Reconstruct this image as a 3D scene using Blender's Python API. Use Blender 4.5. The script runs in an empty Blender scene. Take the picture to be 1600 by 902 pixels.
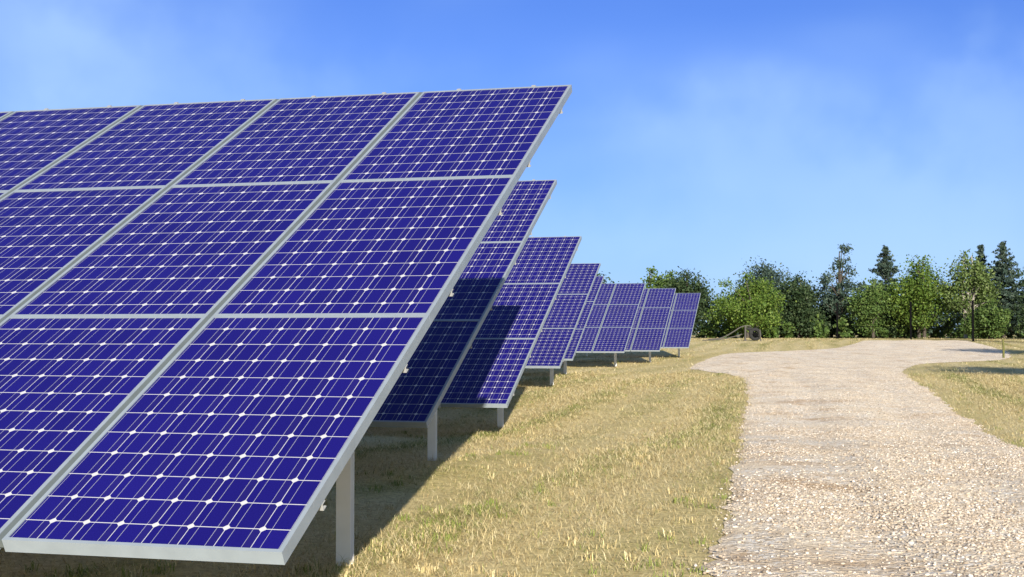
import bpy, bmesh, math, random
import numpy as np

R = math.radians
rnd = random.Random(11)
rng = np.random.default_rng(7)
scene = bpy.context.scene
C = scene.collection

# ------------------------------------------------------------------ camera
YAW, PITCH, CAMZ = -0.2505, 0.0328, 1.09
cam = bpy.data.objects.new("camera", bpy.data.cameras.new("camera"))
C.objects.link(cam)
cam.data.sensor_width = 36.0
cam.data.sensor_fit = 'HORIZONTAL'
cam.data.lens = 46.31
cam.data.clip_start = 0.05
cam.data.clip_end = 3000
cam.location = (0, 0, CAMZ)
cam.rotation_euler = (math.pi / 2 + PITCH, 0, -YAW)
scene.camera = cam

# ------------------------------------------------------------------ sky and sun
SUN_EL, SUN_AZ = R(18.2), R(19.8)          # the sun stands behind the camera, a little to the right
world = bpy.data.worlds.new("World")
scene.world = world
world.use_nodes = True
nt = world.node_tree
nt.nodes.clear()
N = nt.nodes.new
out = N('ShaderNodeOutputWorld')
bg = N('ShaderNodeBackground')
bg.inputs['Strength'].default_value = 0.05
sky = N('ShaderNodeTexSky')
sky.sky_type = 'NISHITA'
sky.sun_disc = False
sky.sun_elevation = SUN_EL
sky.sun_rotation = math.pi - SUN_AZ
sky.air_density = 1.0
sky.dust_density = 0.1
sky.ozone_density = 2.5
L = nt.links.new
tc = N('ShaderNodeTexCoord')
def wmath(op, a, b):
    n = N('ShaderNodeMath'); n.operation = op
    for i, v in enumerate((a, b)):
        if isinstance(v, (int, float)):
            n.inputs[i].default_value = v
        else:
            L(v, n.inputs[i])
    return n.outputs[0]
def wramp(v, stops):
    r = N('ShaderNodeValToRGB')
    r.color_ramp.interpolation = 'EASE'
    for e, (p, c) in zip(r.color_ramp.elements, stops):
        e.position = p; e.color = (c, c, c, 1)
    L(v, r.inputs['Fac'])
    return r.outputs['Color']
# the sky away from the sun is a deep blue, the sun's side paler
sd = N('ShaderNodeVectorMath'); sd.operation = 'DOT_PRODUCT'
L(tc.outputs['Generated'], sd.inputs[0])
sd.inputs[1].default_value = (math.sin(SUN_AZ) * math.cos(SUN_EL), -math.cos(SUN_AZ) * math.cos(SUN_EL), math.sin(SUN_EL))
side = wramp(wmath('ADD', wmath('MULTIPLY', sd.outputs['Value'], 0.5), 0.5), [(0.16, 0.0), (0.62, 1.0)])
tcol = N('ShaderNodeMixRGB')
tcol.inputs['Color1'].default_value = (0.27, 0.41, 0.87, 1)
tcol.inputs['Color2'].default_value = (0.95, 0.95, 1.0, 1)
L(side, tcol.inputs['Fac'])
tint = N('ShaderNodeMixRGB'); tint.blend_type = 'MULTIPLY'; tint.inputs['Fac'].default_value = 1.0
L(sky.outputs['Color'], tint.inputs['Color1']); L(tcol.outputs['Color'], tint.inputs['Color2'])
# soft cloud veils
mp = N('ShaderNodeMapping')
mp.inputs['Scale'].default_value = (1.0, 1.0, 2.4)
mp.inputs['Location'].default_value = (0.35, 0.1, 0.2)
L(tc.outputs['Generated'], mp.inputs['Vector'])
n1 = N('ShaderNodeTexNoise')
n1.inputs['Scale'].default_value = 3.6
n1.inputs['Detail'].default_value = 2.5
n1.inputs['Roughness'].default_value = 0.5
n1.inputs['Distortion'].default_value = 0.25
L(mp.outputs['Vector'], n1.inputs['Vector'])
veil = wmath('MULTIPLY', wramp(n1.outputs['Fac'], [(0.40, 0.0), (0.80, 0.6)]), 0.42)
def patch(az, el, wide, tall, amount):        # a soft bank of thin cloud; azimuth from +Y to the right, degrees
    a, e = R(az), R(el)
    d = N('ShaderNodeVectorMath'); d.operation = 'SUBTRACT'
    L(wob_dir.outputs['Vector'], d.inputs[0])
    d.inputs[1].default_value = (math.sin(a) * math.cos(e), math.cos(a) * math.cos(e), math.sin(e))
    sc = N('ShaderNodeVectorMath'); sc.operation = 'MULTIPLY'
    L(d.outputs['Vector'], sc.inputs[0])
    sc.inputs[1].default_value = (1 / R(wide), 1 / R(wide), 1 / R(tall))
    q = N('ShaderNodeVectorMath'); q.operation = 'DOT_PRODUCT'
    L(sc.outputs['Vector'], q.inputs[0]); L(sc.outputs['Vector'], q.inputs[1])
    return wmath('MULTIPLY', wmath('POWER', 2.718, wmath('MULTIPLY', q.outputs['Value'], -1.0)), amount)
n2 = N('ShaderNodeTexNoise')
n2.inputs['Scale'].default_value = 9.0
n2.inputs['Detail'].default_value = 4
L(tc.outputs['Generated'], n2.inputs['Vector'])
nc = N('ShaderNodeVectorMath'); nc.operation = 'SUBTRACT'
L(n2.outputs['Color'], nc.inputs[0]); nc.inputs[1].default_value = (0.5, 0.5, 0.5)
ns = N('ShaderNodeVectorMath'); ns.operation = 'SCALE'; ns.inputs['Scale'].default_value = 0.20
L(nc.outputs['Vector'], ns.inputs[0])
wob_dir = N('ShaderNodeVectorMath'); wob_dir.operation = 'ADD'
L(tc.outputs['Generated'], wob_dir.inputs[0]); L(ns.outputs['Vector'], wob_dir.inputs[1])
for pa in ((-33, 11.5, 6, 2.6, 0.50), (-24, 9.5, 5, 2.0, 0.22), (-4.5, 8.0, 4.5, 2.8, 0.34), (3.5, 6.0, 8, 2.4, 0.46), (-3, 3.6, 9, 1.8, 0.34), (8, 9.0, 4, 2.0, 0.26), (60, 20, 18, 7, 0.5), (-80, 25, 20, 8, 0.5)):
    pv = patch(*pa)
    veil = wmath('ADD', veil, wmath('MULTIPLY', pv, wmath('SUBTRACT', 1.0, veil)))
sz = N('ShaderNodeSeparateXYZ'); L(tc.outputs['Generated'], sz.inputs['Vector'])
hz = wmath('MULTIPLY', wmath('POWER', 2.718, wmath('MULTIPLY', wmath('MAXIMUM', sz.outputs['Z'], 0.0), -10.0)), 0.42)
fac = wmath('MINIMUM', wmath('ADD', veil, wmath('MULTIPLY', hz, wmath('SUBTRACT', 1.0, veil))), 1.0)
mix = N('ShaderNodeMixRGB')
mix.inputs['Color2'].default_value = (3.35, 4.95, 7.1, 1)
L(tint.outputs['Color'], mix.inputs['Color1']); L(fac, mix.inputs['Fac'])
L(mix.outputs['Color'], bg.inputs['Color'])
L(bg.outputs['Background'], out.inputs['Surface'])

sun = bpy.data.objects.new("sun", bpy.data.lights.new("sun", 'SUN'))
C.objects.link(sun)
sun.data.energy = 3.3
sun.data.angle = R(0.5)
sun.data.color = (1.0, 0.93, 0.80)
sun.rotation_euler = (math.pi / 2 - SUN_EL, 0, SUN_AZ)
sun.location = (10, -20, 20)

scene.view_settings.view_transform = 'Standard'
scene.view_settings.look = 'None'
scene.view_settings.exposure = 1.67
scene.view_settings.gamma = 1.0
scene.view_settings.use_curve_mapping = False

# ------------------------------------------------------------------ terrain
CY, SY = math.cos(YAW), math.sin(YAW)
GD = [-400, 0, 6, 11, 14, 16.8, 20, 23, 27, 34, 41, 45, 52, 60, 70, 80, 88, 100, 150, 800]
GZ = [0, 0, 0, 0, -.09, -.157, -.10, -.03, 0, 0, .01, .05, .1, .2, .38, .55, .62, .65, .8, .8]
def ground_z(x, y):
    D = np.asarray(x) * SY + np.asarray(y) * CY
    return sum(np.interp(D + q, GD, GZ) for q in np.linspace(-1.5, 1.5, 13)) / 13 + windrow(x, y, D)
def windrow(x, y, D):                        # low ridges left by the mower, parallel to the track
    x, y = np.asarray(x), np.asarray(y)
    ph = (x + 1.85 + .22 * np.sin(y * .27) + .08 * np.sin(y * .9)) * 2 * math.pi / 1.15
    amp = .040 * np.clip((55 - D) / 20, 0, 1) * np.clip((-1.15 - x) / .5, 0, 1) * (.7 + .3 * np.sin(y * .6 + x))
    return amp * (.5 + .5 * np.cos(ph)) ** 2
def gz(x, y):
    return float(ground_z(x, y))
def cw(xd, d):                              # sideways and forward metres -> world x, y
    return xd * CY + d * SY, -xd * SY + d * CY

# ------------------------------------------------------------------ material helpers
def mat(name):
    m = bpy.data.materials.new(name)
    m.use_nodes = True
    return m, m.node_tree, m.node_tree.nodes['Principled BSDF']
def nd(t, typ, **kw):
    n = t.nodes.new(typ)
    for k, v in kw.items():
        if k.startswith('_'):
            setattr(n, k[1:], v)
        else:
            n.inputs[k.replace('__', ' ')].default_value = v
    return n
def ramp(t, stops, interp='LINEAR'):
    r = t.nodes.new('ShaderNodeValToRGB')
    r.color_ramp.interpolation = interp
    el = r.color_ramp.elements
    while len(el) < len(stops):
        el.new(0.5)
    for e, (p, c) in zip(el, stops):
        e.position = p
        e.color = (*c, 1) if len(c) == 3 else c
    return r
def math_node(t, op, a, b=None, c=None):
    n = t.nodes.new('ShaderNodeMath')
    n.operation = op
    for i, v in enumerate((a, b, c)):
        if v is None:
            continue
        if isinstance(v, (int, float)):
            n.inputs[i].default_value = v
        else:
            t.links.new(v, n.inputs[i])
    return n.outputs[0]
def mixc(t, fac, a, b, blend='MIX'):
    n = t.nodes.new('ShaderNodeMixRGB')
    n.blend_type = blend
    for s, v in (('Fac', fac), ('Color1', a), ('Color2', b)):
        if isinstance(v, (int, float)):
            n.inputs[s].default_value = v
        elif isinstance(v, tuple):
            n.inputs[s].default_value = (*v, 1)
        else:
            t.links.new(v, n.inputs[s])
    return n.outputs['Color']

# aluminium of frames
def metal(name, col, rough, var=0.08):
    m, t, b = mat(name)
    tc = nd(t, 'ShaderNodeTexCoord')
    n = nd(t, 'ShaderNodeTexNoise', Scale=9.0, Detail=5.0)
    t.links.new(tc.outputs['Object'], n.inputs['Vector'])
    r = ramp(t, [(0.3, tuple(c * (1 - var) for c in col)), (0.7, tuple(c * (1 + var) for c in col))])
    t.links.new(n.outputs['Fac'], r.inputs['Fac'])
    t.links.new(r.outputs['Color'], b.inputs['Base Color'])
    b.inputs['Metallic'].default_value = 0.0
    b.inputs['Roughness'].default_value = rough
    return m
M_frame = metal('frame_aluminium', (0.20, 0.23, 0.262), 0.45)
M_strip = metal('joint_aluminium', (0.085, 0.10, 0.10), 0.6)
M_rail = metal('rail_aluminium', (0.26, 0.265, 0.27), 0.45)
M_post = metal('galvanised_steel', (0.68, 0.68, 0.69), 0.5, 0.05)
M_black = metal('black_coated_steel', (0.003, 0.003, 0.0035), 0.9)
M_black.node_tree.nodes['Principled BSDF'].inputs['Specular IOR Level'].default_value = 0.05
M_tyre = metal('black_rubber', (0.010, 0.010, 0.010), 0.9)
M_grey = metal('weathered_grey_paint', (0.055, 0.05, 0.045), 0.85, 0.2)
M_stake = metal('yellow_green_paint', (0.085, 0.085, 0.018), 0.8, 0.2)

# photovoltaic cells: eight by twelve, chamfered corners, two busbars each
def make_cells():
    m, t, b = mat('solar_cells')
    uv = nd(t, 'ShaderNodeUVMap')
    sep = nd(t, 'ShaderNodeSeparateXYZ')
    t.links.new(uv.outputs['UV'], sep.inputs['Vector'])
    cu = math_node(t, 'ADD', math_node(t, 'MULTIPLY', sep.outputs['X'], 7.6), 0.19)
    cv = math_node(t, 'ADD', math_node(t, 'MULTIPLY', sep.outputs['Y'], 11.5), 0.25)
    def near(c):
        f = math_node(t, 'FRACT', c)
        return math_node(t, 'MINIMUM', f, math_node(t, 'SUBTRACT', 1.0, f))
    du, dv = near(cu), near(cv)
    l1 = math_node(t, 'LESS_THAN', du, 0.010)
    l2 = math_node(t, 'LESS_THAN', dv, 0.014)
    bus = math_node(t, 'LESS_THAN', math_node(t, 'ABSOLUTE', math_node(t, 'SUBTRACT', du, 0.25)), 0.0065)
    dia = math_node(t, 'LESS_THAN', math_node(t, 'ADD', du, dv), 0.118)
    white = math_node(t, 'MAXIMUM', math_node(t, 'MAXIMUM', l1, l2), dia)
    # cell body
    tc = nd(t, 'ShaderNodeTexCoord')
    n = nd(t, 'ShaderNodeTexNoise', Scale=260.0, Detail=2.0)
    t.links.new(tc.outputs['Object'], n.inputs['Vector'])
    n2 = nd(t, 'ShaderNodeTexNoise', Scale=1.3, Detail=2.0)
    t.links.new(tc.outputs['Object'], n2.inputs['Vector'])
    wn = nd(t, 'ShaderNodeTexWhiteNoise')
    cmb = nd(t, 'ShaderNodeCombineXYZ')
    t.links.new(math_node(t, 'FLOOR', cu), cmb.inputs['X'])
    t.links.new(math_node(t, 'FLOOR', cv), cmb.inputs['Y'])
    oi = nd(t, 'ShaderNodeObjectInfo')
    t.links.new(oi.outputs['Random'], cmb.inputs['Z'])
    t.links.new(cmb.outputs['Vector'], wn.inputs['Vector'])
    r = ramp(t, [(0.3, (0.0062, 0.0042, 0.083)), (0.7, (0.0090, 0.0064, 0.115))])
    t.links.new(n.outputs['Fac'], r.inputs['Fac'])
    fr = math_node(t, 'FRACT', cu)
    band = math_node(t, 'GREATER_THAN', fr, 0.75)
    body = mixc(t, math_node(t, 'MULTIPLY', band, 0.35), r.outputs['Color'], (0.016, 0.012, 0.080))
    v = math_node(t, 'ADD', 0.86, math_node(t, 'ADD', math_node(t, 'MULTIPLY', wn.outputs['Value'], 0.16),
                                             math_node(t, 'MULTIPLY', n2.outputs['Fac'], 0.22)))
    vc = nd(t, 'ShaderNodeCombineXYZ')
    for s in 'XYZ':
        t.links.new(v, vc.inputs[s])
    body = mixc(t, 1.0, body, vc.outputs['Vector'], 'MULTIPLY')
    c = mixc(t, bus, body, (0.26, 0.26, 0.29))
    c = mixc(t, white, c, (0.40, 0.40, 0.41))
    t.links.new(c, b.inputs['Base Color'])
    b.inputs['Roughness'].default_value = 0.32
    b.inputs['Specular IOR Level'].default_value = 0.08
    return m
M_cells = make_cells()
M_back, _t, _b = mat('white_backsheet')
_b.inputs['Base Color'].default_value = (0.78, 0.78, 0.78, 1)
_b.inputs['Roughness'].default_value = 0.6

# dry meadow
def meadow_color(t, vec):
    big = nd(t, 'ShaderNodeTexNoise', Scale=0.16, Detail=4.0, Roughness=0.6)
    t.links.new(vec, big.inputs['Vector'])
    mpg = nd(t, 'ShaderNodeMapping')
    mpg.inputs['Rotation'].default_value = (0, 0, R(-3))
    mpg.inputs['Scale'].default_value = (0.95, 0.10, 1)
    t.links.new(vec, mpg.inputs['Vector'])
    sw = nd(t, 'ShaderNodeTexNoise', Scale=1.0, Detail=3.0, Roughness=0.55)
    t.links.new(mpg.outputs['Vector'], sw.inputs['Vector'])
    f = math_node(t, 'ADD', math_node(t, 'MULTIPLY', big.outputs['Fac'], 0.4), math_node(t, 'MULTIPLY', sw.outputs['Fac'], 0.6))
    p = nd(t, 'ShaderNodeSeparateXYZ')
    t.links.new(vec, p.inputs['Vector'])
    w1 = math_node(t, 'MULTIPLY', math_node(t, 'SINE', math_node(t, 'MULTIPLY', p.outputs['Y'], 0.27)), 0.22)
    ph = math_node(t, 'MULTIPLY', math_node(t, 'ADD', math_node(t, 'ADD', p.outputs['X'], 1.95), w1), 2 * math.pi / 1.15)
    wv = math_node(t, 'MULTIPLY', math_node(t, 'COSINE', ph), -0.065)
    pn = nd(t, 'ShaderNodeTexNoise', Scale=1.1, Detail=5.0, Roughness=0.7)
    t.links.new(vec, pn.inputs['Vector'])
    f = math_node(t, 'ADD', math_node(t, 'ADD', f, wv), math_node(t, 'MULTIPLY', math_node(t, 'SUBTRACT', pn.outputs['Fac'], 0.5), 0.45))
    return f
def make_meadow():
    m, t, b = mat('dry_meadow')
    g = nd(t, 'ShaderNodeNewGeometry')
    f = meadow_color(t, g.outputs['Position'])
    r = ramp(t, [(0.33, (0.34, 0.30, 0.11)), (0.44, (0.50, 0.415, 0.19)), (0.64, (0.61, 0.505, 0.27))])
    t.links.new(f, r.inputs['Fac'])
    n = nd(t, 'ShaderNodeTexNoise', Scale=22.0, Detail=9.0, Roughness=0.8)
    t.links.new(g.outputs['Position'], n.inputs['Vector'])
    rr = ramp(t, [(0.32, (0.45, 0.43, 0.38)), (0.62, (1.12, 1.12, 1.12))])
    t.links.new(n.outputs['Fac'], rr.inputs['Fac'])
    c = mixc(t, 1.0, r.outputs['Color'], rr.outputs['Color'], 'MULTIPLY')
    t.links.new(c, b.inputs['Base Color'])
    b.inputs['Roughness'].default_value = 0.95
    b.inputs['Specular IOR Level'].default_value = 0.1
    n3 = nd(t, 'ShaderNodeTexNoise', Scale=6.0, Detail=8.0, Roughness=0.7)
    t.links.new(g.outputs['Position'], n3.inputs['Vector'])
    bp = nd(t, 'ShaderNodeBump', Strength=0.55, Distance=0.06)
    t.links.new(n3.outputs['Fac'], bp.inputs['Height'])
    t.links.new(bp.outputs['Normal'], b.inputs['Normal'])
    return m
M_meadow = make_meadow()
def make_straw():
    m, t, b = mat('straw_blades')
    uv = nd(t, 'ShaderNodeUVMap')
    sep = nd(t, 'ShaderNodeSeparateXYZ')
    t.links.new(uv.outputs['UV'], sep.inputs['Vector'])
    g = nd(t, 'ShaderNodeNewGeometry')
    f = meadow_color(t, g.outputs['Position'])
    gf = ramp(t, [(0.32, (0.60, 0.60, 0.60)), (0.50, (0.05, 0.05, 0.05))])
    t.links.new(f, gf.inputs['Fac'])
    isg = math_node(t, 'LESS_THAN', sep.outputs['X'], gf.outputs['Color'])
    r = ramp(t, [(0.0, (0.30, 0.20, 0.095)), (0.35, (0.44, 0.35, 0.165)), (0.75, (0.56, 0.455, 0.24)), (1.0, (0.66, 0.58, 0.36))])
    t.links.new(sep.outputs['X'], r.inputs['Fac'])
    c = mixc(t, isg, r.outputs['Color'], (0.165, 0.20, 0.045))
    t.links.new(c, b.inputs['Base Color'])
    b.inputs['Roughness'].default_value = 0.8
    b.inputs['Specular IOR Level'].default_value = 0.15
    return m
M_straw = make_straw()

# gravel
def make_gravel():
    m, t, b = mat('gravel_bed')
    g = nd(t, 'ShaderNodeNewGeometry')
    P = g.outputs['Position']
    v = nd(t, 'ShaderNodeTexVoronoi', Scale=34.0)
    t.links.new(P, v.inputs['Vector'])
    sc = nd(t, 'ShaderNodeSeparateXYZ')
    t.links.new(v.outputs['Color'], sc.inputs['Vector'])
    stone = ramp(t, [(0.0, (0.46, 0.37, 0.27)), (0.4, (0.69, 0.59, 0.46)), (0.75, (0.76, 0.68, 0.575)), (1.0, (0.80, 0.76, 0.70))])
    t.links.new(sc.outputs['X'], stone.inputs['Fac'])
    n = nd(t, 'ShaderNodeTexNoise', Scale=0.9, Detail=6.0, Roughness=0.65)
    t.links.new(P, n.inputs['Vector'])
    dirt = ramp(t, [(0.38, (0.46, 0.32, 0.195)), (0.48, (0.68, 0.545, 0.385)), (0.60, (0.80, 0.675, 0.505))])
    t.links.new(n.outputs['Fac'], dirt.inputs['Fac'])
    n2 = nd(t, 'ShaderNodeTexNoise', Scale=1.7, Detail=6.0, Roughness=0.7)
    t.links.new(P, n2.inputs['Vector'])
    dm = ramp(t, [(0.42, (0, 0, 0)), (0.58, (1, 1, 1))])
    t.links.new(n2.outputs['Fac'], dm.inputs['Fac'])
    c = mixc(t, math_node(t, 'MULTIPLY', dm.outputs['Color'], 0.9), stone.outputs['Color'], dirt.outputs['Color'])
    n4 = nd(t, 'ShaderNodeTexNoise', Scale=16.0, Detail=9.0, Roughness=0.8)
    t.links.new(P, n4.inputs['Vector'])
    rr = ramp(t, [(0.3, (0.66, 0.62, 0.58)), (0.55, (1.05, 1.05, 1.05))])
    t.links.new(n4.outputs['Fac'], rr.inputs['Fac'])
    c = mixc(t, 1.0, c, rr.outputs['Color'], 'MULTIPLY')
    t.links.new(c, b.inputs['Base Color'])
    b.inputs['Roughness'].default_value = 0.95
    b.inputs['Specular IOR Level'].default_value = 0.1
    h = math_node(t, 'ADD', math_node(t, 'MULTIPLY', v.outputs['Distance'], -0.6), math_node(t, 'MULTIPLY', n4.outputs['Fac'], 0.8))
    bp = nd(t, 'ShaderNodeBump', Strength=0.8, Distance=0.03)
    t.links.new(h, bp.inputs['Height'])
    t.links.new(bp.outputs['Normal'], b.inputs['Normal'])
    return m
M_gravel = make_gravel()
def make_stone():
    m, t, b = mat('loose_stone')
    g = nd(t, 'ShaderNodeNewGeometry')
    r = ramp(t, [(0.0, (0.15, 0.12, 0.095)), (0.3, (0.32, 0.255, 0.19)), (0.75, (0.43, 0.36, 0.285)), (1.0, (0.58, 0.53, 0.48))])
    t.links.new(g.outputs['Random Per Island'], r.inputs['Fac'])
    t.links.new(r.outputs['Color'], b.inputs['Base Color'])
    b.inputs['Roughness'].default_value = 0.9
    return m
M_stone = make_stone()

# foliage and bark
def leaf_mat(name, stops, trans=0.35):
    m, t, b = mat(name)
    g = nd(t, 'ShaderNodeNewGeometry')
    r = ramp(t, stops)
    t.links.new(g.outputs['Random Per Island'], r.inputs['Fac'])
    t.links.new(r.outputs['Color'], b.inputs['Base Color'])
    b.inputs['Roughness'].default_value = 0.6
    b.inputs['Specular IOR Level'].default_value = 0.25
    tr = nd(t, 'ShaderNodeBsdfTranslucent')
    t.links.new(r.outputs['Color'], tr.inputs['Color'])
    mx = nd(t, 'ShaderNodeMixShader', Fac=trans)
    t.links.new(b.outputs['BSDF'], mx.inputs[1])
    t.links.new(tr.outputs['BSDF'], mx.inputs[2])
    t.links.new(mx.outputs['Shader'], t.nodes['Material Output'].inputs['Surface'])
    return m
LM = {
    'bright': leaf_mat('bright_leaves', [(0, (0.051, 0.095, 0.015)), (0.6, (0.095, 0.158, 0.025)), (1, (0.164, 0.216, 0.044))]),
    'mid': leaf_mat('mid_green_leaves', [(0, (0.051, 0.092, 0.024)), (0.6, (0.085, 0.144, 0.034)), (1, (0.144, 0.194, 0.054))]),
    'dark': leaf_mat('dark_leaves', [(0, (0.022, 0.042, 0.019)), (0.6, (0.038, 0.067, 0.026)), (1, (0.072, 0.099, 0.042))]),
    'blue': leaf_mat('blue_green_needles', [(0, (0.030, 0.053, 0.040)), (0.6, (0.053, 0.086, 0.063)), (1, (0.100, 0.133, 0.097))]),
    'pale': leaf_mat('pale_green_leaves', [(0, (0.063, 0.101, 0.023)), (0.6, (0.108, 0.158, 0.041)), (1, (0.177, 0.216, 0.089))]),
}
def bark_mat(name, a, c):
    m, t, b = mat(name)
    tc = nd(t, 'ShaderNodeTexCoord')
    n = nd(t, 'ShaderNodeTexNoise', Scale=12.0, Detail=6.0)
    t.links.new(tc.outputs['Object'], n.inputs['Vector'])
    r = ramp(t, [(0.3, a), (0.7, c)])
    t.links.new(n.outputs['Fac'], r.inputs['Fac'])
    t.links.new(r.outputs['Color'], b.inputs['Base Color'])
    b.inputs['Roughness'].default_value = 0.9
    return m
M_bark = bark_mat('brown_bark', (0.03, 0.024, 0.018), (0.07, 0.056, 0.044))
M_pale = bark_mat('pale_bark', (0.22, 0.19, 0.165), (0.36, 0.33, 0.30))

# ------------------------------------------------------------------ mesh helpers
def link(name, verts, faces, m, parent=None, uvs=None):
    me = bpy.data.meshes.new(name)
    me.from_pydata([tuple(v) for v in verts], [], faces)
    if isinstance(m, (list, tuple)):
        for q in m:
            me.materials.append(q)
    else:
        me.materials.append(m)
    o = bpy.data.objects.new(name, me)
    C.objects.link(o)
    if parent is not None:
        o.parent = parent
    return o
def fast_mesh(name, V, loops, starts, totals, m, uv=None, smooth=False, parent=None):
    me = bpy.data.meshes.new(name)
    me.vertices.add(len(V))
    me.vertices.foreach_set('co', np.ascontiguousarray(V, np.float32).ravel())
    me.loops.add(len(loops))
    me.loops.foreach_set('vertex_index', np.ascontiguousarray(loops, np.int32))
    me.polygons.add(len(starts))
    me.polygons.foreach_set('loop_start', np.ascontiguousarray(starts, np.int32))
    me.polygons.foreach_set('loop_total', np.ascontiguousarray(totals, np.int32))
    if smooth:
        me.polygons.foreach_set('use_smooth', np.ones(len(starts), bool))
    if uv is not None:
        l = me.uv_layers.new(name='UVMap')
        l.data.foreach_set('uv', np.ascontiguousarray(uv, np.float32).ravel())
    me.update(calc_edges=True)
    me.validate()
    me.materials.append(m)
    o = bpy.data.objects.new(name, me)
    C.objects.link(o)
    if parent is not None:
        o.parent = parent
    return o
class MB:
    def __init__(s):
        s.v, s.f = [], []
    def box(s, a, b):
        (x0, y0, z0), (x1, y1, z1) = a, b
        k = len(s.v)
        s.v += [(x0, y0, z0), (x1, y0, z0), (x1, y1, z0), (x0, y1, z0), (x0, y0, z1), (x1, y0, z1), (x1, y1, z1), (x0, y1, z1)]
        s.f += [tuple(k + i for i in q) for q in ((3, 2, 1, 0), (4, 5, 6, 7), (0, 1, 5, 4), (1, 2, 6, 5), (2, 3, 7, 6), (3, 0, 4, 7))]
    def tube(s, pts, rad, n=8):
        pts = [np.array(p, float) for p in pts]
        rad = rad if isinstance(rad, (list, tuple)) else [rad] * len(pts)
        k0 = len(s.v)
        for i, p in enumerate(pts):
            d = pts[min(i + 1, len(pts) - 1)] - pts[max(i - 1, 0)]
            d /= np.linalg.norm(d) + 1e-9
            up = np.array([0, 0, 1.0]) if abs(d[2]) < .9 else np.array([1.0, 0, 0])
            a = np.cross(d, up); a /= np.linalg.norm(a)
            b = np.cross(d, a)
            for j in range(n):
                an = 2 * math.pi * j / n
                s.v.append(tuple(p + rad[i] * (math.cos(an) * a + math.sin(an) * b)))
        for i in range(len(pts) - 1):
            for j in range(n):
                s.f.append((k0 + i * n + j, k0 + i * n + (j + 1) % n, k0 + (i + 1) * n + (j + 1) % n, k0 + (i + 1) * n + j))
        s.f.append(tuple(k0 + j for j in reversed(range(n))))
        s.f.append(tuple(k0 + (len(pts) - 1) * n + j for j in range(n)))
    def build(s, name, m, parent=None, bevel=0):
        o = link(name, s.v, s.f, m, parent)
        bm = bmesh.new(); bm.from_mesh(o.data)
        if bevel:
            bmesh.ops.bevel(bm, geom=bm.edges[:], offset=bevel, segments=1, affect='EDGES')
        bmesh.ops.recalc_face_normals(bm, faces=bm.faces[:])
        bm.to_mesh(o.data); bm.free()
        return o
def tag(o, label=None, cat=None, group=None, kind=None):
    for k, v in (('label', label), ('category', cat), ('group', group), ('kind', kind)):
        if v:
            o[k] = v
    return o
def empty(name, loc, label, cat, group=None, rz=0):
    o = bpy.data.objects.new(name, None)
    C.objects.link(o)
    o.location = loc
    o.rotation_euler = (0, 0, rz)
    o.empty_display_size = 0.3
    return tag(o, label, cat, group)

# ------------------------------------------------------------------ ground sheet
def grid_axis(fine, lo, hi, far):
    a = list(np.arange(lo, hi + 1e-6, fine))
    st = fine; x = lo
    left = []
    while x > -far:
        st *= 1.25; x -= st; left.append(x)
    st = fine; x = hi
    right = []
    while x < far:
        st *= 1.25; x += st; right.append(x)
    return np.array(left[::-1] + a + right)
gx = grid_axis(0.2, -12, 10, 700)
gy = grid_axis(0.4, -2, 96, 900)
GX, GY = np.meshgrid(gx, gy)
GV = np.stack([GX.ravel(), GY.ravel(), ground_z(GX.ravel(), GY.ravel())], 1)
nx, ny = len(gx), len(gy)
ii, jj = np.meshgrid(np.arange(nx - 1), np.arange(ny - 1))
q = (jj * nx + ii).ravel()
lp = np.stack([q, q + 1, q + nx + 1, q + nx], 1).ravel()
ground = fast_mesh('ground', GV, lp, np.arange(len(q)) * 4, np.full(len(q), 4), M_meadow, smooth=True)
tag(ground, 'dry straw coloured meadow ground', 'ground', kind='structure')

# ------------------------------------------------------------------ gravel track
PL = [(0.85, 81.91), (0.45, 77.11), (-0.07, 71.56), (-0.67, 65.77), (-2.74, 61.27), (-5.03, 57.64), (-5.09, 53.9), (-5.1, 50.26), (-4.98, 46.87), (-4.85, 44.02), (-4.76, 41.54), (-4.59, 38.3), (-3.53, 35.6), (-2.82, 33.18), (-2.35, 30.57), (-2.01, 27.38), (-1.76, 24.18), (-1.6, 21.71), (-1.51, 19.79), (-1.39, 17.55), (-1.18, 14.44), (-0.97, 11.49), (-0.84, 9.43), (-0.76, 8.08), (-0.68, 6.86), (-0.62, 5.93), (-0.55, 4.92), (-0.4, 2.0), (-0.2, -3.0)]
PR = [(6.81, 83.44), (6.84, 78.75), (6.94, 73.36), (6.87, 67.7), (6.85, 63.73), (6.73, 60.65), (6.35, 56.82), (5.89, 53.08), (5.1, 49.45), (2.32, 45.86), (1.84, 43.23), (1.54, 39.87), (1.4, 36.86), (1.37, 34.25), (1.37, 31.52), (1.4, 28.25), (1.44, 25.0), (1.47, 22.49), (1.54, 20.57), (1.64, 18.32), (1.63, 15.16), (1.58, 12.15), (1.58, 10.05), (1.62, 8.69), (1.66, 7.46), (1.68, 6.51), (1.72, 5.5), (1.8, 2.5), (1.9, -2.5)]
PL, PR = np.array(PL[::-1]), np.array(PR[::-1])
def resample(P, step=0.12):
    s = np.r_[0, np.cumsum(np.linalg.norm(np.diff(P, axis=0), axis=1))]
    return s
def chaikin(P, n=2):
    for _ in range(n):
        Q = [P[0]]
        for a, b in zip(P[:-1], P[1:]):
            Q += [a * .75 + b * .25, a * .25 + b * .75]
        P = np.array(Q + [P[-1]])
    return P
PLs, PRs = chaikin(PL), chaikin(PR)
tt = np.linspace(0, len(PLs) - 1, 2600)
def samp(P):
    i = np.arange(len(P))
    return np.stack([np.interp(tt, i, P[:, 0]), np.interp(tt, i, P[:, 1])], 1)
EL, ER = samp(PLs), samp(PRs)
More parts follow.
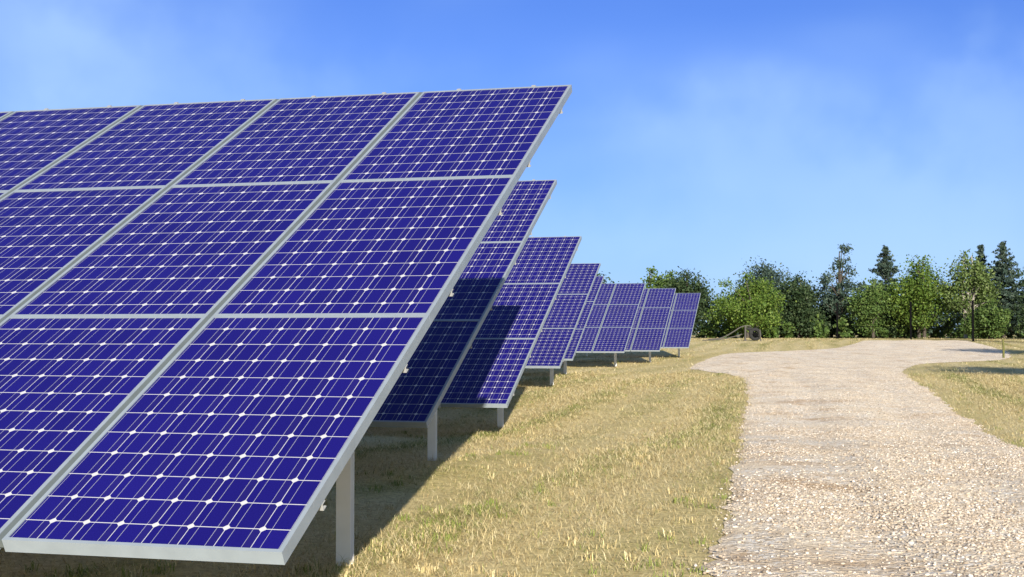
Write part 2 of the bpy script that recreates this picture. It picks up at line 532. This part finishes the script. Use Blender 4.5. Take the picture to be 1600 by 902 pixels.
def wob(n, seed, amp):
    r = np.random.default_rng(seed)
    a = np.zeros(n)
    for k, w in ((9, .4), (27, .3), (90, .35), (300, .35)):
        a += w * np.interp(np.linspace(0, k, n), np.arange(k + 1), r.uniform(-1, 1, k + 1))
    return a * amp
dirv = ER - EL
wid = np.linalg.norm(dirv, axis=1, keepdims=True)
dirv = dirv / wid
EL = EL + dirv * (wob(len(EL), 3, 0.11) + .008)[:, None]
ER = ER + dirv * wob(len(ER), 4, 0.15)[:, None]
def track_z(x, y, u):
    rut = np.exp(-((u - .30 - .03 * np.sin(y * .31)) / .085) ** 2) + np.exp(-((u - .73 - .03 * np.sin(y * .27 + 1)) / .085) ** 2)
    lump = .5 * np.sin(x * 9.1 + 2.2 * np.sin(y * 3.7)) * np.sin(y * 7.3 + 1.9 * np.sin(x * 5.1)) + .35 * np.sin(x * 21 + 3 * np.sin(y * 11)) * np.sin(y * 19 + 2 * np.sin(x * 13))
    e = np.clip(np.sin(math.pi * np.clip(u, 0, 1)), 0, 1) ** .5
    return ground_z(x, y) + 0.006 + e * (0.050 - .030 * rut + .009 * lump)
K = 44
us = np.linspace(0, 1, K)
TV = []
for u in us:
    P = EL * (1 - u) + ER * u
    z = track_z(P[:, 0], P[:, 1], np.full(len(P), u))
    TV.append(np.c_[P, z])
TV = np.stack(TV, 1).reshape(-1, 3)
ii, jj = np.meshgrid(np.arange(K - 1), np.arange(len(EL) - 1))
q = (jj * K + ii).ravel()
lp = np.stack([q, q + 1, q + K + 1, q + K], 1).ravel()
track = fast_mesh('gravel_track', TV, lp, np.arange(len(q)) * 4, np.full(len(q), 4), M_gravel, smooth=True)
tag(track, 'pale beige gravel track', 'track', kind='structure')
POLY = np.r_[EL[::4], ER[::-1][::4]]
def in_track(x, y, grow=0.0):
    x, y = np.asarray(x), np.asarray(y)
    ins = np.zeros(x.shape, bool)
    n = len(POLY)
    j = n - 1
    for i in range(n):
        xi, yi = POLY[i]; xj, yj = POLY[j]
        c = ((yi > y) != (yj > y))
        with np.errstate(divide='ignore', invalid='ignore'):
            ins ^= c & (x < (xj - xi) * (y - yi) / (yj - yi + 1e-12) + xi)
        j = i
    return ins

# loose stones on the track
def stones(name, n, ya, yb, smin, smax, seed):
    r = np.random.default_rng(seed)
    # sample along track with bias toward near end
    k = np.searchsorted((EL[:, 1] + ER[:, 1]) / 2, np.exp(r.uniform(math.log(ya), math.log(yb), n)))
    k = np.clip(k, 0, len(EL) - 1)
    u = np.clip(r.uniform(-0.005, 1.005, n) + r.normal(0, .006, n), -.03, 1.03)
    P = EL[k] * (1 - u[:, None]) + ER[k] * u[:, None]
    P += r.normal(0, .03, P.shape)
    # patchy: more stones in some places
    patch = np.sin(P[:, 0] * 2.1 + 1.3 * np.sin(P[:, 1] * .9)) + np.sin(P[:, 1] * 1.7 + P[:, 0] * 1.1)
    rut = np.exp(-((u - .30) / .07) ** 2) + np.exp(-((u - .73) / .07) ** 2)
    kp = r.uniform(-2.3, 1.8, n) < patch - .5 * rut
    P, u = P[kp], u[kp]
    n = len(P)
    t_ = (1 + 5 ** .5) / 2
    ico = np.array([(-1, t_, 0), (1, t_, 0), (-1, -t_, 0), (1, -t_, 0), (0, -1, t_), (0, 1, t_), (0, -1, -t_), (0, 1, -t_), (t_, 0, -1), (t_, 0, 1), (-t_, 0, -1), (-t_, 0, 1)]) / 1.9
    F = np.array([(0, 11, 5), (0, 5, 1), (0, 1, 7), (0, 7, 10), (0, 10, 11), (1, 5, 9), (5, 11, 4), (11, 10, 2), (10, 7, 6), (7, 1, 8), (3, 9, 4), (3, 4, 2), (3, 2, 6), (3, 6, 8), (3, 8, 9), (4, 9, 5), (2, 4, 11), (6, 2, 10), (8, 6, 7), (9, 8, 1)])
    s = smin * (smax / smin) ** (r.uniform(0, 1, n) ** 2.6)
    V = ico[None] * (1 + r.uniform(-.28, .28, (n, 12, 1)))
    V = V * np.stack([r.uniform(.8, 1.5, n), r.uniform(.7, 1.1, n), r.uniform(.45, .8, n)], 1)[:, None, :] * s[:, None, None]
    a = r.uniform(0, 6.283, n); ca, sa = np.cos(a)[:, None], np.sin(a)[:, None]
    x = V[..., 0] * ca - V[..., 1] * sa; y = V[..., 0] * sa + V[..., 1] * ca
    z = track_z(P[:, 0], P[:, 1], u) + 0.001 + s * .05
    V = np.stack([x + P[:, :1], y + P[:, 1:], V[..., 2] + z[:, None]], -1).reshape(-1, 3)
    lp = (F[None] + (np.arange(n) * 12)[:, None, None]).reshape(-1)
    nf = n * 20
    return fast_mesh(name, V, lp, np.arange(nf) * 3, np.full(nf, 3), M_stone)
st = stones('loose_gravel', 250000, 3.2, 84, 0.0032, 0.0125, 21)
tag(st, 'loose pale stones scattered over the gravel track', 'gravel', kind='stuff')

# ------------------------------------------------------------------ grass
def blades(name, n, d0, d1, hmin, hmax, wid_, seed, flat, power, wgrow, clump):
    r = np.random.default_rng(seed)
    d = (d0 ** power + r.uniform(0, 1, n) * (d1 ** power - d0 ** power)) ** (1 / power)
    xd = r.uniform(-1, 1, n) * (0.46 * d + 1.2)
    x = xd * CY + d * SY; y = -xd * SY + d * CY
    cl = np.sin(x * 5.3 + 2 * np.sin(y * 2.1)) * np.sin(y * 4.4 + 1.7 * np.sin(x * 3.1))
    cl = .6 * cl + .7 * np.sin(x * 2.6 + .5 * np.sin(y * .35) + .2 * np.sin(y * 1.3))
    keep = (~in_track(x + r.normal(0, .07, n), y + r.normal(0, .07, n))) & (r.uniform(-clump, 1.0, n) < cl)
    x, y, d, cl = x[keep], y[keep], d[keep], cl[keep]; n = len(x)
    far = np.maximum(1.0, d / wgrow)
    h = r.uniform(hmin, hmax, n) * (1 + .3 * np.clip(cl, -1, 1.2)) * far ** .35
    a = r.uniform(0, 6.283, n)
    lean = np.clip(r.normal(flat, .22, n), 0.05, 1.5)       # 0 upright, 1.5 lying
    dx, dy = np.cos(a), np.sin(a)
    w = wid_ * r.uniform(.6, 1.3, n) * far ** .8
    z0 = ground_z(x, y) + r.uniform(0, .012, n)
    L1 = h * .55; L2 = h * .6
    hx1 = L1 * np.sin(lean * .85); hz1 = L1 * np.cos(lean * .85)
    l2 = np.minimum(lean * 1.2, 1.75)
    hx2 = hx1 + L2 * np.sin(l2); hz2 = np.maximum(hz1 + L2 * np.cos(l2), .002)
    base = np.stack([x, y, z0 - .003], 1)
    pv = np.stack([-dy, dx, np.zeros(n)], 1) * w[:, None] / 2
    m1 = np.stack([x + dx * hx1, y + dy * hx1, z0 + hz1 + .004], 1)
    tp = np.stack([x + dx * hx2, y + dy * hx2, z0 + hz2 + .004], 1)
    V = np.stack([base - pv, base + pv, m1 + pv * .8, m1 - pv * .8, tp], 1).reshape(-1, 3)
    k = (np.arange(n) * 5)[:, None]
    lp = (k + np.array([[0, 1, 2, 3, 3, 2, 4]])).ravel()
    starts = ((np.arange(n) * 7)[:, None] + np.array([[0, 4]])).ravel()
    tot = np.tile([4, 3], n)
    uv = np.repeat(np.stack([r.uniform(0, 1, n), np.zeros(n)], 1), 7, axis=0)
    return fast_mesh(name, V, lp, starts, tot, M_straw, uv=uv)
g1 = blades('dry_straw', 620000, 4.1, 34, .03, .085, .0022, 5, 1.42, .75, 9.0, 1.9)
tag(g1, 'flattened cut straw lying over the mown meadow', 'straw', kind='stuff')
g2 = blades('dry_grass', 70000, 4.1, 34, .012, .032, .0022, 6, .9, .75, 9.0, .8)
tag(g2, 'short upright dry grass standing in the mown meadow', 'grass', kind='stuff')
g3 = blades('dry_grass', 110000, 26, 92, .03, .08, .0030, 8, 1.36, .8, 9.0, 1.9)
tag(g3, 'cut dry grass covering the far meadow before the fence', 'grass', kind='stuff')

def tufts(name, n, seed):
    r = np.random.default_rng(seed)
    d = 4.3 * (30 / 4.3) ** r.uniform(0, 1, n)
    xd = r.uniform(-.46, .46, n) * d
    x = xd * CY + d * SY; y = -xd * SY + d * CY
    band = .5 + .5 * np.cos((x + 1.85 + .22 * np.sin(y * .27)) * 2 * math.pi / 1.15)
    keep = (~in_track(x, y)) & (r.uniform(0, 1, n) < .25 + .75 * band ** 2) & (x < 5)
    x, y = x[keep], y[keep]
    V, lp, st_, uv = [], [], [], []
    for px, py in zip(x, y):
        m_ = int(r.integers(6, 22)); rad = r.uniform(.02, .09); green = r.uniform() < .5
        for k in range(m_):
            a = r.uniform(0, 6.283); q = rad * r.uniform() ** .5
            bx, by = px + q * math.cos(a), py + q * math.sin(a)
            h = r.uniform(.025, .065); ln = r.uniform(.45, 1.0); b = r.uniform(0, 6.283)
            z = gz(bx, by)
            w = .0022
            tx, ty = -math.sin(b) * w, math.cos(b) * w
            mx, my = bx + math.cos(b) * h * .3 * ln, by + math.sin(b) * h * .3 * ln
            ex, ey = bx + math.cos(b) * h * ln, by + math.sin(b) * h * ln
            o = len(V)
            V += [(bx - tx, by - ty, z), (bx + tx, by + ty, z), (mx + tx * .8, my + ty * .8, z + h * .6), (mx - tx * .8, my - ty * .8, z + h * .6), (ex, ey, z + h * (1.05 - .5 * ln))]
            lp += [o, o + 1, o + 2, o + 3, o + 3, o + 2, o + 4]
            u = r.uniform(0, .05) if green else r.uniform(.05, 1)
            uv += [(u, 0)] * 7
    nb = len(V) // 5
    starts = ((np.arange(nb) * 7)[:, None] + np.array([[0, 4]])).ravel()
    return fast_mesh(name, np.array(V), np.array(lp), starts, np.tile([4, 3], nb), M_straw, uv=np.array(uv))
g4 = tufts('grass_tufts', 1900, 17)
tag(g4, 'small green and straw tufts scattered over the mown meadow', 'grass', kind='stuff')

# ------------------------------------------------------------------ solar tables
TILT = 0.4738
PITCHX, PITCHV = 0.9755, 1.58
MW, MH, DEP = 0.9506, 1.577, 0.046
RX, RV = 0.0150, 0.0145
ct, stl = math.cos(TILT), math.sin(TILT)
def slab_mesh():
    w, h = MW / 2 - RX, MH
    x0, x1, y0, y1 = -MW + RX, -RX, RV, MH - RV
    zt, zb = -0.004, -0.012
    v = [(x0, y0, zt), (x1, y0, zt), (x1, y1, zt), (x0, y1, zt), (x0, y0, zb), (x1, y0, zb), (x1, y1, zb), (x0, y1, zb)]
    f = [(0, 1, 2, 3), (7, 6, 5, 4), (0, 4, 5, 1), (1, 5, 6, 2), (2, 6, 7, 3), (3, 7, 4, 0)]
    me = bpy.data.meshes.new('solar_panel')
    me.from_pydata(v, [], f)
    me.materials.append(M_cells); me.materials.append(M_back)
    for p in me.polygons:
        p.material_index = 0 if p.index == 0 else 1
    l = me.uv_layers.new(name='UVMap')
    for i, c in enumerate(((0, 0), (1, 0), (1, 1), (0, 1))):
        l.data[i].uv = c
    return me
def frame_mesh():
    mb = MB()
    # outer rim bars, mitre left as butt joints
    mb.box((-MW, 0, -DEP), (0, RV, 0))
    mb.box((-MW, MH - RV, -DEP), (0, MH, 0))
    mb.box((-RX, RV, -DEP), (0, MH - RV, 0))
    mb.box((-MW, RV, -DEP), (-MW + RX, MH - RV, 0))
    o = mb.build('frame', M_frame)
    me = o.data
    bpy.data.objects.remove(o)
    return me
ME_slab, ME_frame = slab_mesh(), frame_mesh()
mbs = MB(); mbs.box((0.0012, 0.0, -0.03), (PITCHX - MW - 0.0012, 3 * PITCHV - .003, -0.003))
_o = mbs.build('joint_strip', M_strip); ME_strip = _o.data; bpy.data.objects.remove(_o)
mbs = MB(); mbs.box((-.014, .0005, -.03), (.014, .012, -.001)) ; mbs.box((-.012, -.006, .0005), (.012, .012, .004))
_o = mbs.build('edge_clamp', M_rail); ME_clamp = _o.data; bpy.data.objects.remove(_o)

def part(name, me, parent, loc=(0, 0, 0), rot=(0, 0, 0)):
    o = bpy.data.objects.new(name, me)
    C.objects.link(o)
    o.parent = parent
    o.location = loc
    o.rotation_euler = rot
    return o
def solar_table(x, y, z, cols, label, clamps=False):
    gx0, gy0 = x - .63, y + 2.1
    g0 = gz(gx0, gy0)
    root = empty('solar_table', (x, y, g0), label, 'solar array', 'tilted solar tables in a row')
    zz = z - g0
    def P(u, v, w=0):                 # plane coordinates to root-local
        return (u, v * ct - w * stl, zz + v * stl + w * ct)
    rot = (TILT, 0, 0)
    for i in range(cols):
        for k in range(3):
            p = part('solar_panel', ME_slab, root, P(-i * PITCHX, k * PITCHV), rot)
            part('frame', ME_frame, p)
        if i < cols - 1:
            part('joint_strip', ME_strip, root, P(-(i + 1) * PITCHX, 0), rot)
        if clamps:
            for du in (.24, .72):
                part('edge_clamp', ME_clamp, root, P(-i * PITCHX - du, 3 * PITCHV, 0), rot)
    wid_ = cols * PITCHX
    for k in range(3):
        for v in (.33, 1.24):
            mb = MB()
            vv = k * PITCHV + v
            # C-shaped rail along the row
            mb.box((-wid_ - .01, -.013, -.0), (.002, .012, .003))
            mb.box((-wid_ - .01, -.013, -.018), (.002, -.010, -.0))
            mb.box((-wid_ - .01, -.013, -.021), (.002, .012, -.018))
            o = mb.build('support_rail', M_rail, root)
            o.location = P(0, vv, -DEP - .0045); o.rotation_euler = rot
    n = max(2, int(round(wid_ / 2.4)))
    for i in range(n):
        px = -.63 - i * (wid_ - 1.2) / (n - 1)
        # sloping beam under the rails
        mb = MB(); mb.box((-.03, .15, -.14), (.03, 3 * PITCHV - .15, -.0765))
        o = mb.build('support_beam', M_post, root, bevel=.002)
        o.location = P(px, 0, 0); o.rotation_euler = rot
        hx, hy = x + px, y + 2.1
        zg = gz(hx, hy) - g0 - .25
        top = P(0, 2.1 / ct, -.135)[2]
        mb = MB()
        mb.box((-.036, -.022, zg), (.036, -.018, top)); mb.box((-.036, .018, zg), (.036, .022, top)); mb.box((-.003, -.018, zg), (.003, .018, top))
        o = mb.build('post', M_post, root)
        o.location = (px, 2.1, 0)
    return root
TABLES = [
    (-1.631, 3.629, -0.652, 7, 'largest nearest solar table filling the left foreground, fully sunlit panels', True),
    (-2.845, 8.722, -0.627, 6, 'second solar table, its lower two rows darkened by the shadow of the nearest table', True),
    (-3.674, 14.13, -0.803, 6, 'third solar table, with a sharp-edged tall shadow over its left lower side', True),
    (-5.02, 19.3, -0.70, 5, 'solar table almost wholly hidden behind the third table, only a post showing', False),
    (-5.289, 24.322, -0.652, 5, 'narrow solar table showing one column just right of the shadow-crossed third table', False),
    (-6.425, 30.971, -0.652, 5, 'solar table showing only as a thin slanted sliver between two others', False),
    (-6.401, 38.3, -0.582, 5, 'distant solar table with two full columns showing, left of the two smallest', False),
    (-5.987, 42.804, -0.606, 5, 'second smallest solar table, one column and a sliver showing beside the last one', False),
    (-5.854, 49.696, -0.582, 5, 'smallest farthest solar table at the right end, standing before the dark bushes', False),
]
for x, y, z, n, lab, cl in TABLES:
    solar_table(x, y, z + CAMZ, n, lab, cl)

# ------------------------------------------------------------------ fence
fpx = [(1308, 90.0), (1423, 83.8), (1520, 77.6), (1612, 72.5), (1720, 67.5)]
fp = [cw((p - 800) / 2058.34 * d, d) for p, d in fpx]
f0 = fp[0]
fence = empty('wire_fence', (f0[0], f0[1], gz(*f0)), 'tall wire fence with slim black posts before the trees beyond the gravel', 'fence')
fz = gz(*f0)
FH = 2.4
for i, (x, y) in enumerate(fp):
    mb = MB()
    h = FH
    mb.box((-.06, -.06, -.3), (.06, .06, h)); mb.box((-.075, -.075, h), (.075, .075, h + .03))
    mb.box((-.1, -.1, -.02), (.1, .1, .03))
    o = mb.build('post', M_black, fence)
    o.location = (x - f0[0], y - f0[1], gz(x, y) - fz)
mb = MB()
for (xa, ya), (xb, yb) in zip(fp[:-1], fp[1:]):
    A = np.array([xa - f0[0], ya - f0[1], gz(xa, ya) - fz]); B = np.array([xb - f0[0], yb - f0[1], gz(xb, yb) - fz])
    for hh, rr in ((.08, .012), (.85, .014), (1.6, .010), (2.3, .012)):
        mb.tube([A + [0, 0, hh], B + [0, 0, hh]], rr, 4)
    n = int(np.linalg.norm(B - A) / .16)
    for k in range(1, n):
        p = A + (B - A) * k / n
        mb.tube([p + [0, 0, .05], p + [0, 0, 2.3]], .003, 3)
mb.build('wire_mesh', M_black, fence)

# ------------------------------------------------------------------ farm implement with long drawbar
ix, iy = cw((1172 - 800) / 2058.34 * 79.5, 79.5)
iz = gz(ix, iy)
imp = empty('farm_implement', (ix, iy, iz), 'dark wheeled farm implement with a long grey drawbar sloping down to the grass', 'implement', rz=-YAW)
imp.scale = (1.0, 1.0, .9)
def curve_pts(P, n=4):
    return chaikin(np.array(P, float), n)
mb = MB(); mb.tube(curve_pts([(-2.55, -.15, .10), (-1.7, -.1, .16), (-1.0, 0, .62), (-.55, 0, .95), (-.2, 0, 1.02), (.05, 0, .98)], 3), .04, 8); mb.build('drawbar', M_grey, imp)
mb = MB(); mb.tube(curve_pts([(-2.9, -.15, .05), (-1.9, -.12, .06), (-1.2, -.1, .22), (-.5, -.1, .45)], 3), .035, 6); mb.build('hose', M_grey, imp)
mb = MB()
ring = [(.30 + .27 * math.cos(a), 0, .44 + .33 * math.sin(a)) for a in np.linspace(0, 2 * math.pi, 25)]
mb.tube(ring, .11, 8)
wheel = mb.build('wheel', M_tyre, imp)
mb = MB()
mb.tube([(.30, -.07, .44), (.30, .07, .44)], .14, 14)
for k in range(6):
    a = k * math.pi / 3
    mb.tube([(.30, 0, .44), (.30 + .24 * math.cos(a), 0, .44 + .29 * math.sin(a))], .03, 5)
mb.build('rim', M_black, wheel)
mb = MB(); mb.tube([(-.28, 0, 1.0), (-.30, 0, .02)], .06, 8); mb.box((-.40, -.1, 0), (-.2, .1, .04)); mb.build('leg', M_grey, imp)
mb = MB(); mb.tube([(.55, -.18, .75), (.58, -.2, .0)], .04, 6); mb.build('leg', M_grey, imp)
mb = MB(); mb.box((-.22, -.12, .74), (.12, .12, .90)); mb.box((-.08, -.14, .45), (.15, .14, .74)); mb.build('body', M_tyre, imp, bevel=.03)

# slim stake in the grass on the right
sx, sy = cw((1567 - 800) / 2058.34 * 50, 50)
stk = MB(); stk.tube([(0, 0, -.2), (.01, 0, .4), (-.01, 0, .7)], [.045, .04, .035], 8); stk.box((-.05, -.045, .7), (.03, .045, .725))
o = stk.build('marker_stake', M_stake); o.location = (sx, sy, gz(sx, sy))
tag(o, 'slim yellow-green marker stake standing in the shaded grass', 'stake')

# ------------------------------------------------------------------ trees
def leaf_cloud(name, centers, radii, counts, size, m, parent, seed, squash=.8, up=.35, aspect=1.6):
    r = np.random.default_rng(seed)
    P = []
    for c, rad, n in zip(centers, radii, counts):
        v = r.normal(0, 1, (n, 3)); v /= np.linalg.norm(v, axis=1, keepdims=True)
        rr = rad * r.uniform(.0, 1, (n, 1)) ** .45 * (1 + .25 * r.normal(0, 1, (n, 1)))
        p = np.array(c) + v * rr * np.array([1, 1, squash])
        P.append(p)
    P = np.concatenate(P); n = len(P)
    a = r.normal(0, 1, (n, 3)); a /= np.linalg.norm(a, axis=1, keepdims=True)
    nrm = r.normal(0, 1, (n, 3)) + [0, 0, up * 2]; nrm /= np.linalg.norm(nrm, axis=1, keepdims=True)
    a = np.cross(a, nrm); a /= np.linalg.norm(a, axis=1, keepdims=True) + 1e-9
    b = np.cross(nrm, a)
    s = size * r.uniform(.55, 1.35, n)[:, None]
    la, lb = a * s * aspect / 2, b * s / 2
    V = np.stack([P - la, P - la * .1 - lb, P + la, P + la * .1 + lb], 1).reshape(-1, 3)
    lp = np.arange(n * 4)
    return fast_mesh(name, V, lp, np.arange(n) * 4, np.full(n, 4), m, parent=parent)
def broadleaf(name, xd, d, h, w, kind, label, seed, leaves=6000, size=.15, base=.12, nb=26, bark=None, cat='tree', group='trees and bushes along the fence', squash=.8, shape='round', lobe=.22, dense=1.0, stems=1):
    r = np.random.default_rng(seed)
    x, y = cw(xd, d)
    root = empty(name, (x, y, gz(x, y) - .02), label, cat, group)
    cen, rad = [], []
    z0 = h * base
    for i in range(nb):
        for _ in range(30):
            q = r.uniform(-1, 1, 3)
            if shape == 'round':
                e = math.hypot(q[0], q[1]) ** 2 + q[2] ** 2
                ok = e < 1
            elif shape == 'column':
                e = math.hypot(q[0], q[1]) / (1.0 - .55 * max(0, q[2])); ok = e < .95
            else:                       # wide base
                e = math.hypot(q[0], q[1]) / (1 - .45 * (q[2] + 1) / 2 - .3 * max(0, q[2]) ** 3); ok = e < 1
            if ok:
                break
        rr = h * lobe * r.uniform(.55, 1.15)
        cx, cy_ = q[0] * (w / 2 - rr * .55), q[1] * (w / 2 - rr * .55)
        cz = z0 + rr * .6 + (q[2] + 1) / 2 * (h - z0 - rr * 1.45)
        cen.append((cx, cy_, cz)); rad.append(rr)
    cen.append((r.uniform(-.2, .2), 0, h - h * lobe * .5)); rad.append(h * lobe * .55)
    vol = np.array(rad) ** 2.2
    cnt = np.maximum((vol / vol.sum() * leaves * dense).astype(int), 20)
    leaf_cloud('crown', cen, rad, cnt, size, LM[kind], root, seed + 1, squash)
    mb = MB()
    tr = .028 * h ** .8 + .02
    for s_ in range(stems):
        ox = (s_ - (stems - 1) / 2) * .35
        bend = r.uniform(-.25, .25, 2)
        pts = [(ox, 0, -.15), (ox + bend[0] * .3, bend[1] * .3, h * .3), (ox + bend[0], bend[1], h * .62), (ox * .6 + bend[0] * .6, bend[1] * .7, h * (.92 if cat == 'tree' else .66))]
        mb.tube(chaikin(np.array(pts)), list(np.linspace(tr, tr * .18, len(chaikin(np.array(pts))))), 7)
    for c in cen[::2]:
        zb = max(h * .12, c[2] * r.uniform(.45, .75))
        mid = (c[0] * .45, c[1] * .45, zb + (c[2] - zb) * .6)
        mb.tube([(bend[0] * zb / h, bend[1] * zb / h, zb), mid, c], [tr * .42, tr * .25, tr * .08], 5)
    mb.build('trunk', bark or M_bark, root)
    return root
def conifer(xd, d, h, w, label, seed, kind='blue', crowns=1, base=.1, gap=0.0, bend=0.0, leaves=5200, group='trees and bushes along the fence'):
    r = np.random.default_rng(seed)
    x, y = cw(xd, d)
    root = empty('conifer_tree', (x, y, gz(x, y) - .02), label, 'tree', group)
    mb = MB()
    cen, rad = [], []
    z = h * base
    top = np.array([bend, 0, h])
    def ax(zz):
        return np.array([bend * (zz / h) ** 2, 0, zz])
    mb.tube([tuple(ax(q) - ([0, 0, .15] if q == 0 else [0, 0, 0])) for q in np.linspace(0, h, 8)], list(np.linspace(.014 * h + .03, .012, 8)), 7)
    while z < h * .985:
        f_ = (z / h - base) / (1 - base)
        L_ = w / 2 * (1 - f_) ** .95 * r.uniform(.75, 1.15) + .08
        nb = int(r.integers(6, 9))
        a0 = r.uniform(0, 6.28)
        for k in range(nb):
            if r.uniform() < gap:
                continue
            a = a0 + k * 6.283 / nb + r.normal(0, .2)
            l = L_ * r.uniform(.45, 1.3)
            p0 = ax(z)
            droop = r.uniform(-.35, .25) if f_ < .6 else r.uniform(-.7, -.1)
            tip = p0 + np.array([math.cos(a) * l, math.sin(a) * l, -droop * l + r.normal(0, .06)])
            mid = (p0 + tip) / 2 + [0, 0, -.06 * l]
            mb.tube([p0, mid, tip + [0, 0, .08 * l]], [.03 * (1 - f_) + .008, .016, .006], 4)
            for s_ in np.linspace(.3, 1.0, max(2, int(l / .22))):
                cen.append(p0 * (1 - s_) + tip * s_ + r.normal(0, .04, 3)); rad.append(.10 + .14 * (1 - abs(s_ - .6)) * min(1, l))
        z += h * .034 * r.uniform(.8, 1.25) * (1.15 - .5 * f_)
    rad = np.array(rad)
    cnt = np.maximum((rad ** 1.5 / (rad ** 1.5).sum() * leaves).astype(int), 6)
    leaf_cloud('crown', cen, rad, cnt, .095, LM[kind], root, seed + 1, .5, .4, 2.6)
    mb.build('trunk', M_bark, root)
    return root
def PX(px, d):
    return (px - 800) / 2058.34 * d
def HH(ytop, d, x=1200):
    X, Y = cw(PX(x, d), d)
    return (518.5 - ytop) / 2058.34 * d + CAMZ - gz(X, Y)
def WW(px, d):
    return px / 2058.34 * d

# back row first
broadleaf('leafy_tree', PX(930, 104), 104, HH(426, 104), WW(120, 104), 'dark', 'dark leafy tree whose top peeks out between the solar tables', 101, 9000, .15)
broadleaf('leafy_tree', PX(1016, 98), 98, HH(415, 98), WW(96, 98), 'mid', 'loose leafy tree rising straight behind the second smallest solar table', 103, 4600, .15, base=.1, nb=30, lobe=.15)
broadleaf('leafy_tree', PX(1043, 97), 97, HH(419, 97), WW(66, 97), 'mid', 'slim leafy tree squeezed between the loose leafy tree and the dense dark one', 135, 5200, .13, base=.06, nb=28, lobe=.17)
broadleaf('leafy_tree', PX(1074, 96), 96, HH(416, 96), WW(92, 96), 'dark', 'dense dark bush-like tree directly behind the farthest solar table', 105, 11000, .115, base=.02, nb=44, shape='round')
broadleaf('leafy_tree', PX(1195, 99), 99, HH(403, 99), WW(92, 99), 'blue', 'blue-green tree whose top shows above the bright green bush', 107, 10000, .12, base=.2, nb=34)
broadleaf('leafy_tree', PX(1248, 95), 95, HH(426, 95), WW(108, 95), 'dark', 'very dark dense tree between the bright green bush and the tall open tree', 109, 15000, .115, base=.0, nb=50, shape='wide')
broadleaf('leafy_bush', PX(1168, 91), 91, HH(422, 91), WW(130, 91), 'bright', 'broad bright green bush behind the farm implement', 111, 14000, .105, base=.0, nb=54, shape='round', cat='bush', lobe=.19)
broadleaf('leafy_tree', PX(1314, 94), 94, HH(380, 94), WW(74, 94), 'blue', 'tall open tree with ragged sparse crown behind the leftmost fence post', 113, 3600, .11, base=.24, nb=40, lobe=.075, shape='column')
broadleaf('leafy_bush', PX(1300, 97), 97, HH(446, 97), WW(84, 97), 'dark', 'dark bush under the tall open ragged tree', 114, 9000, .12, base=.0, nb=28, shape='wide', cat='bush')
conifer(PX(1384, 97), 97, HH(384, 97), WW(84, 97), 'slender dark conifer with pointed top left of the big green tree', 115, 'blue', base=.1, leaves=12000)
broadleaf('leafy_tree', PX(1364, 92), 92, HH(430, 92), WW(84, 92), 'mid', 'lower mid green tree below the slender pointed conifer', 117, 7000, .105, base=.04, nb=36, lobe=.18)
broadleaf('leafy_tree', PX(1440, 92), 92, HH(396, 92), WW(118, 92), 'bright', 'big round bright green tree behind the second fence post', 119, 14000, .11, base=.06, nb=52, stems=2, lobe=.18)
broadleaf('leafy_tree', PX(1513, 90), 90, HH(388, 90), WW(102, 90), 'pale', 'tall light green tree with pale trunk and thin airy crown', 121, 7500, .115, base=.12, nb=44, bark=M_pale, lobe=.13, stems=2)
conifer(PX(1568, 95), 95, HH(378, 95), WW(100, 95), 'tall dark conifer with pointed top right of the airy light green tree', 123, 'blue', base=.06, leaves=15000)
conifer(PX(1534, 98), 98, HH(383, 98), WW(60, 98), 'thin conifer whose tip shows through the airy light green tree', 124, 'blue', base=.2, gap=.15, leaves=7000)
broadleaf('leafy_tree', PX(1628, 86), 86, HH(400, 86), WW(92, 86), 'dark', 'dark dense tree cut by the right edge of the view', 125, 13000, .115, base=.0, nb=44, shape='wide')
broadleaf('leafy_bush', PX(1545, 87), 87, HH(466, 87), WW(90, 87), 'mid', 'low green bush behind the rightmost fence post', 127, 8000, .105, base=.0, nb=28, shape='wide', cat='bush')
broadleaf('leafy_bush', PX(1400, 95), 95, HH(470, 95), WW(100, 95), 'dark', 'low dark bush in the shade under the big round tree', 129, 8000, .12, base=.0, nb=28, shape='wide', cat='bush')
# two trees just outside the frame on the right; their shadows lie on the grass in view
broadleaf('leafy_tree', 14.9, 23.8, 5.9, 4.6, 'mid', 'nearer leafy tree outside the right edge that shades the grass', 131, 3000, .14, base=.42, nb=30, group=None)
broadleaf('leafy_tree', 23.6, 45.5, 6.4, 5.6, 'mid', 'farther leafy tree outside the right edge that shades the grass', 133, 2800, .14, base=.40, nb=30, group=None)

# undergrowth and far wood: one mass each
def mass(name, px0, px1, d0, d1, hlo, hhi, kind, n, size, seed, label):
    r = np.random.default_rng(seed)
    cen, rad = [], []
    m_ = int((px1 - px0) / 9)
    for i in range(m_):
        px = px0 + (px1 - px0) * (i + r.uniform(0, 1)) / m_
        d = r.uniform(d0, d1)
        x, y = cw(PX(px, d), d)
        h = r.uniform(hlo, hhi)
        k = 0.0
        while k < h:
            rr = r.uniform(.35, .6) * (hhi / 2.5) ** .5
            cen.append((x + r.normal(0, .3), y + r.normal(0, .3), gz(x, y) + k + rr * .4)); rad.append(rr)
            k += rr * .9
    rad = np.array(rad)
    cnt = np.maximum((rad ** 2 / (rad ** 2).sum() * n).astype(int), 5)
    o = leaf_cloud(name, cen, rad, cnt, size, LM[kind], None, seed + 1, .9)
    tag(o, label, name.replace('_', ' '), kind='stuff')
mass('undergrowth', 1090, 1760, 93, 98, .5, 1.4, 'mid', 20000, .17, 141, 'dark undergrowth filling the gaps under the tree line')
mass('far_wood', 700, 1900, 125, 140, 2.2, 4.6, 'blue', 26000, .3, 151, 'blue-green far wood seen through gaps in the tree line')
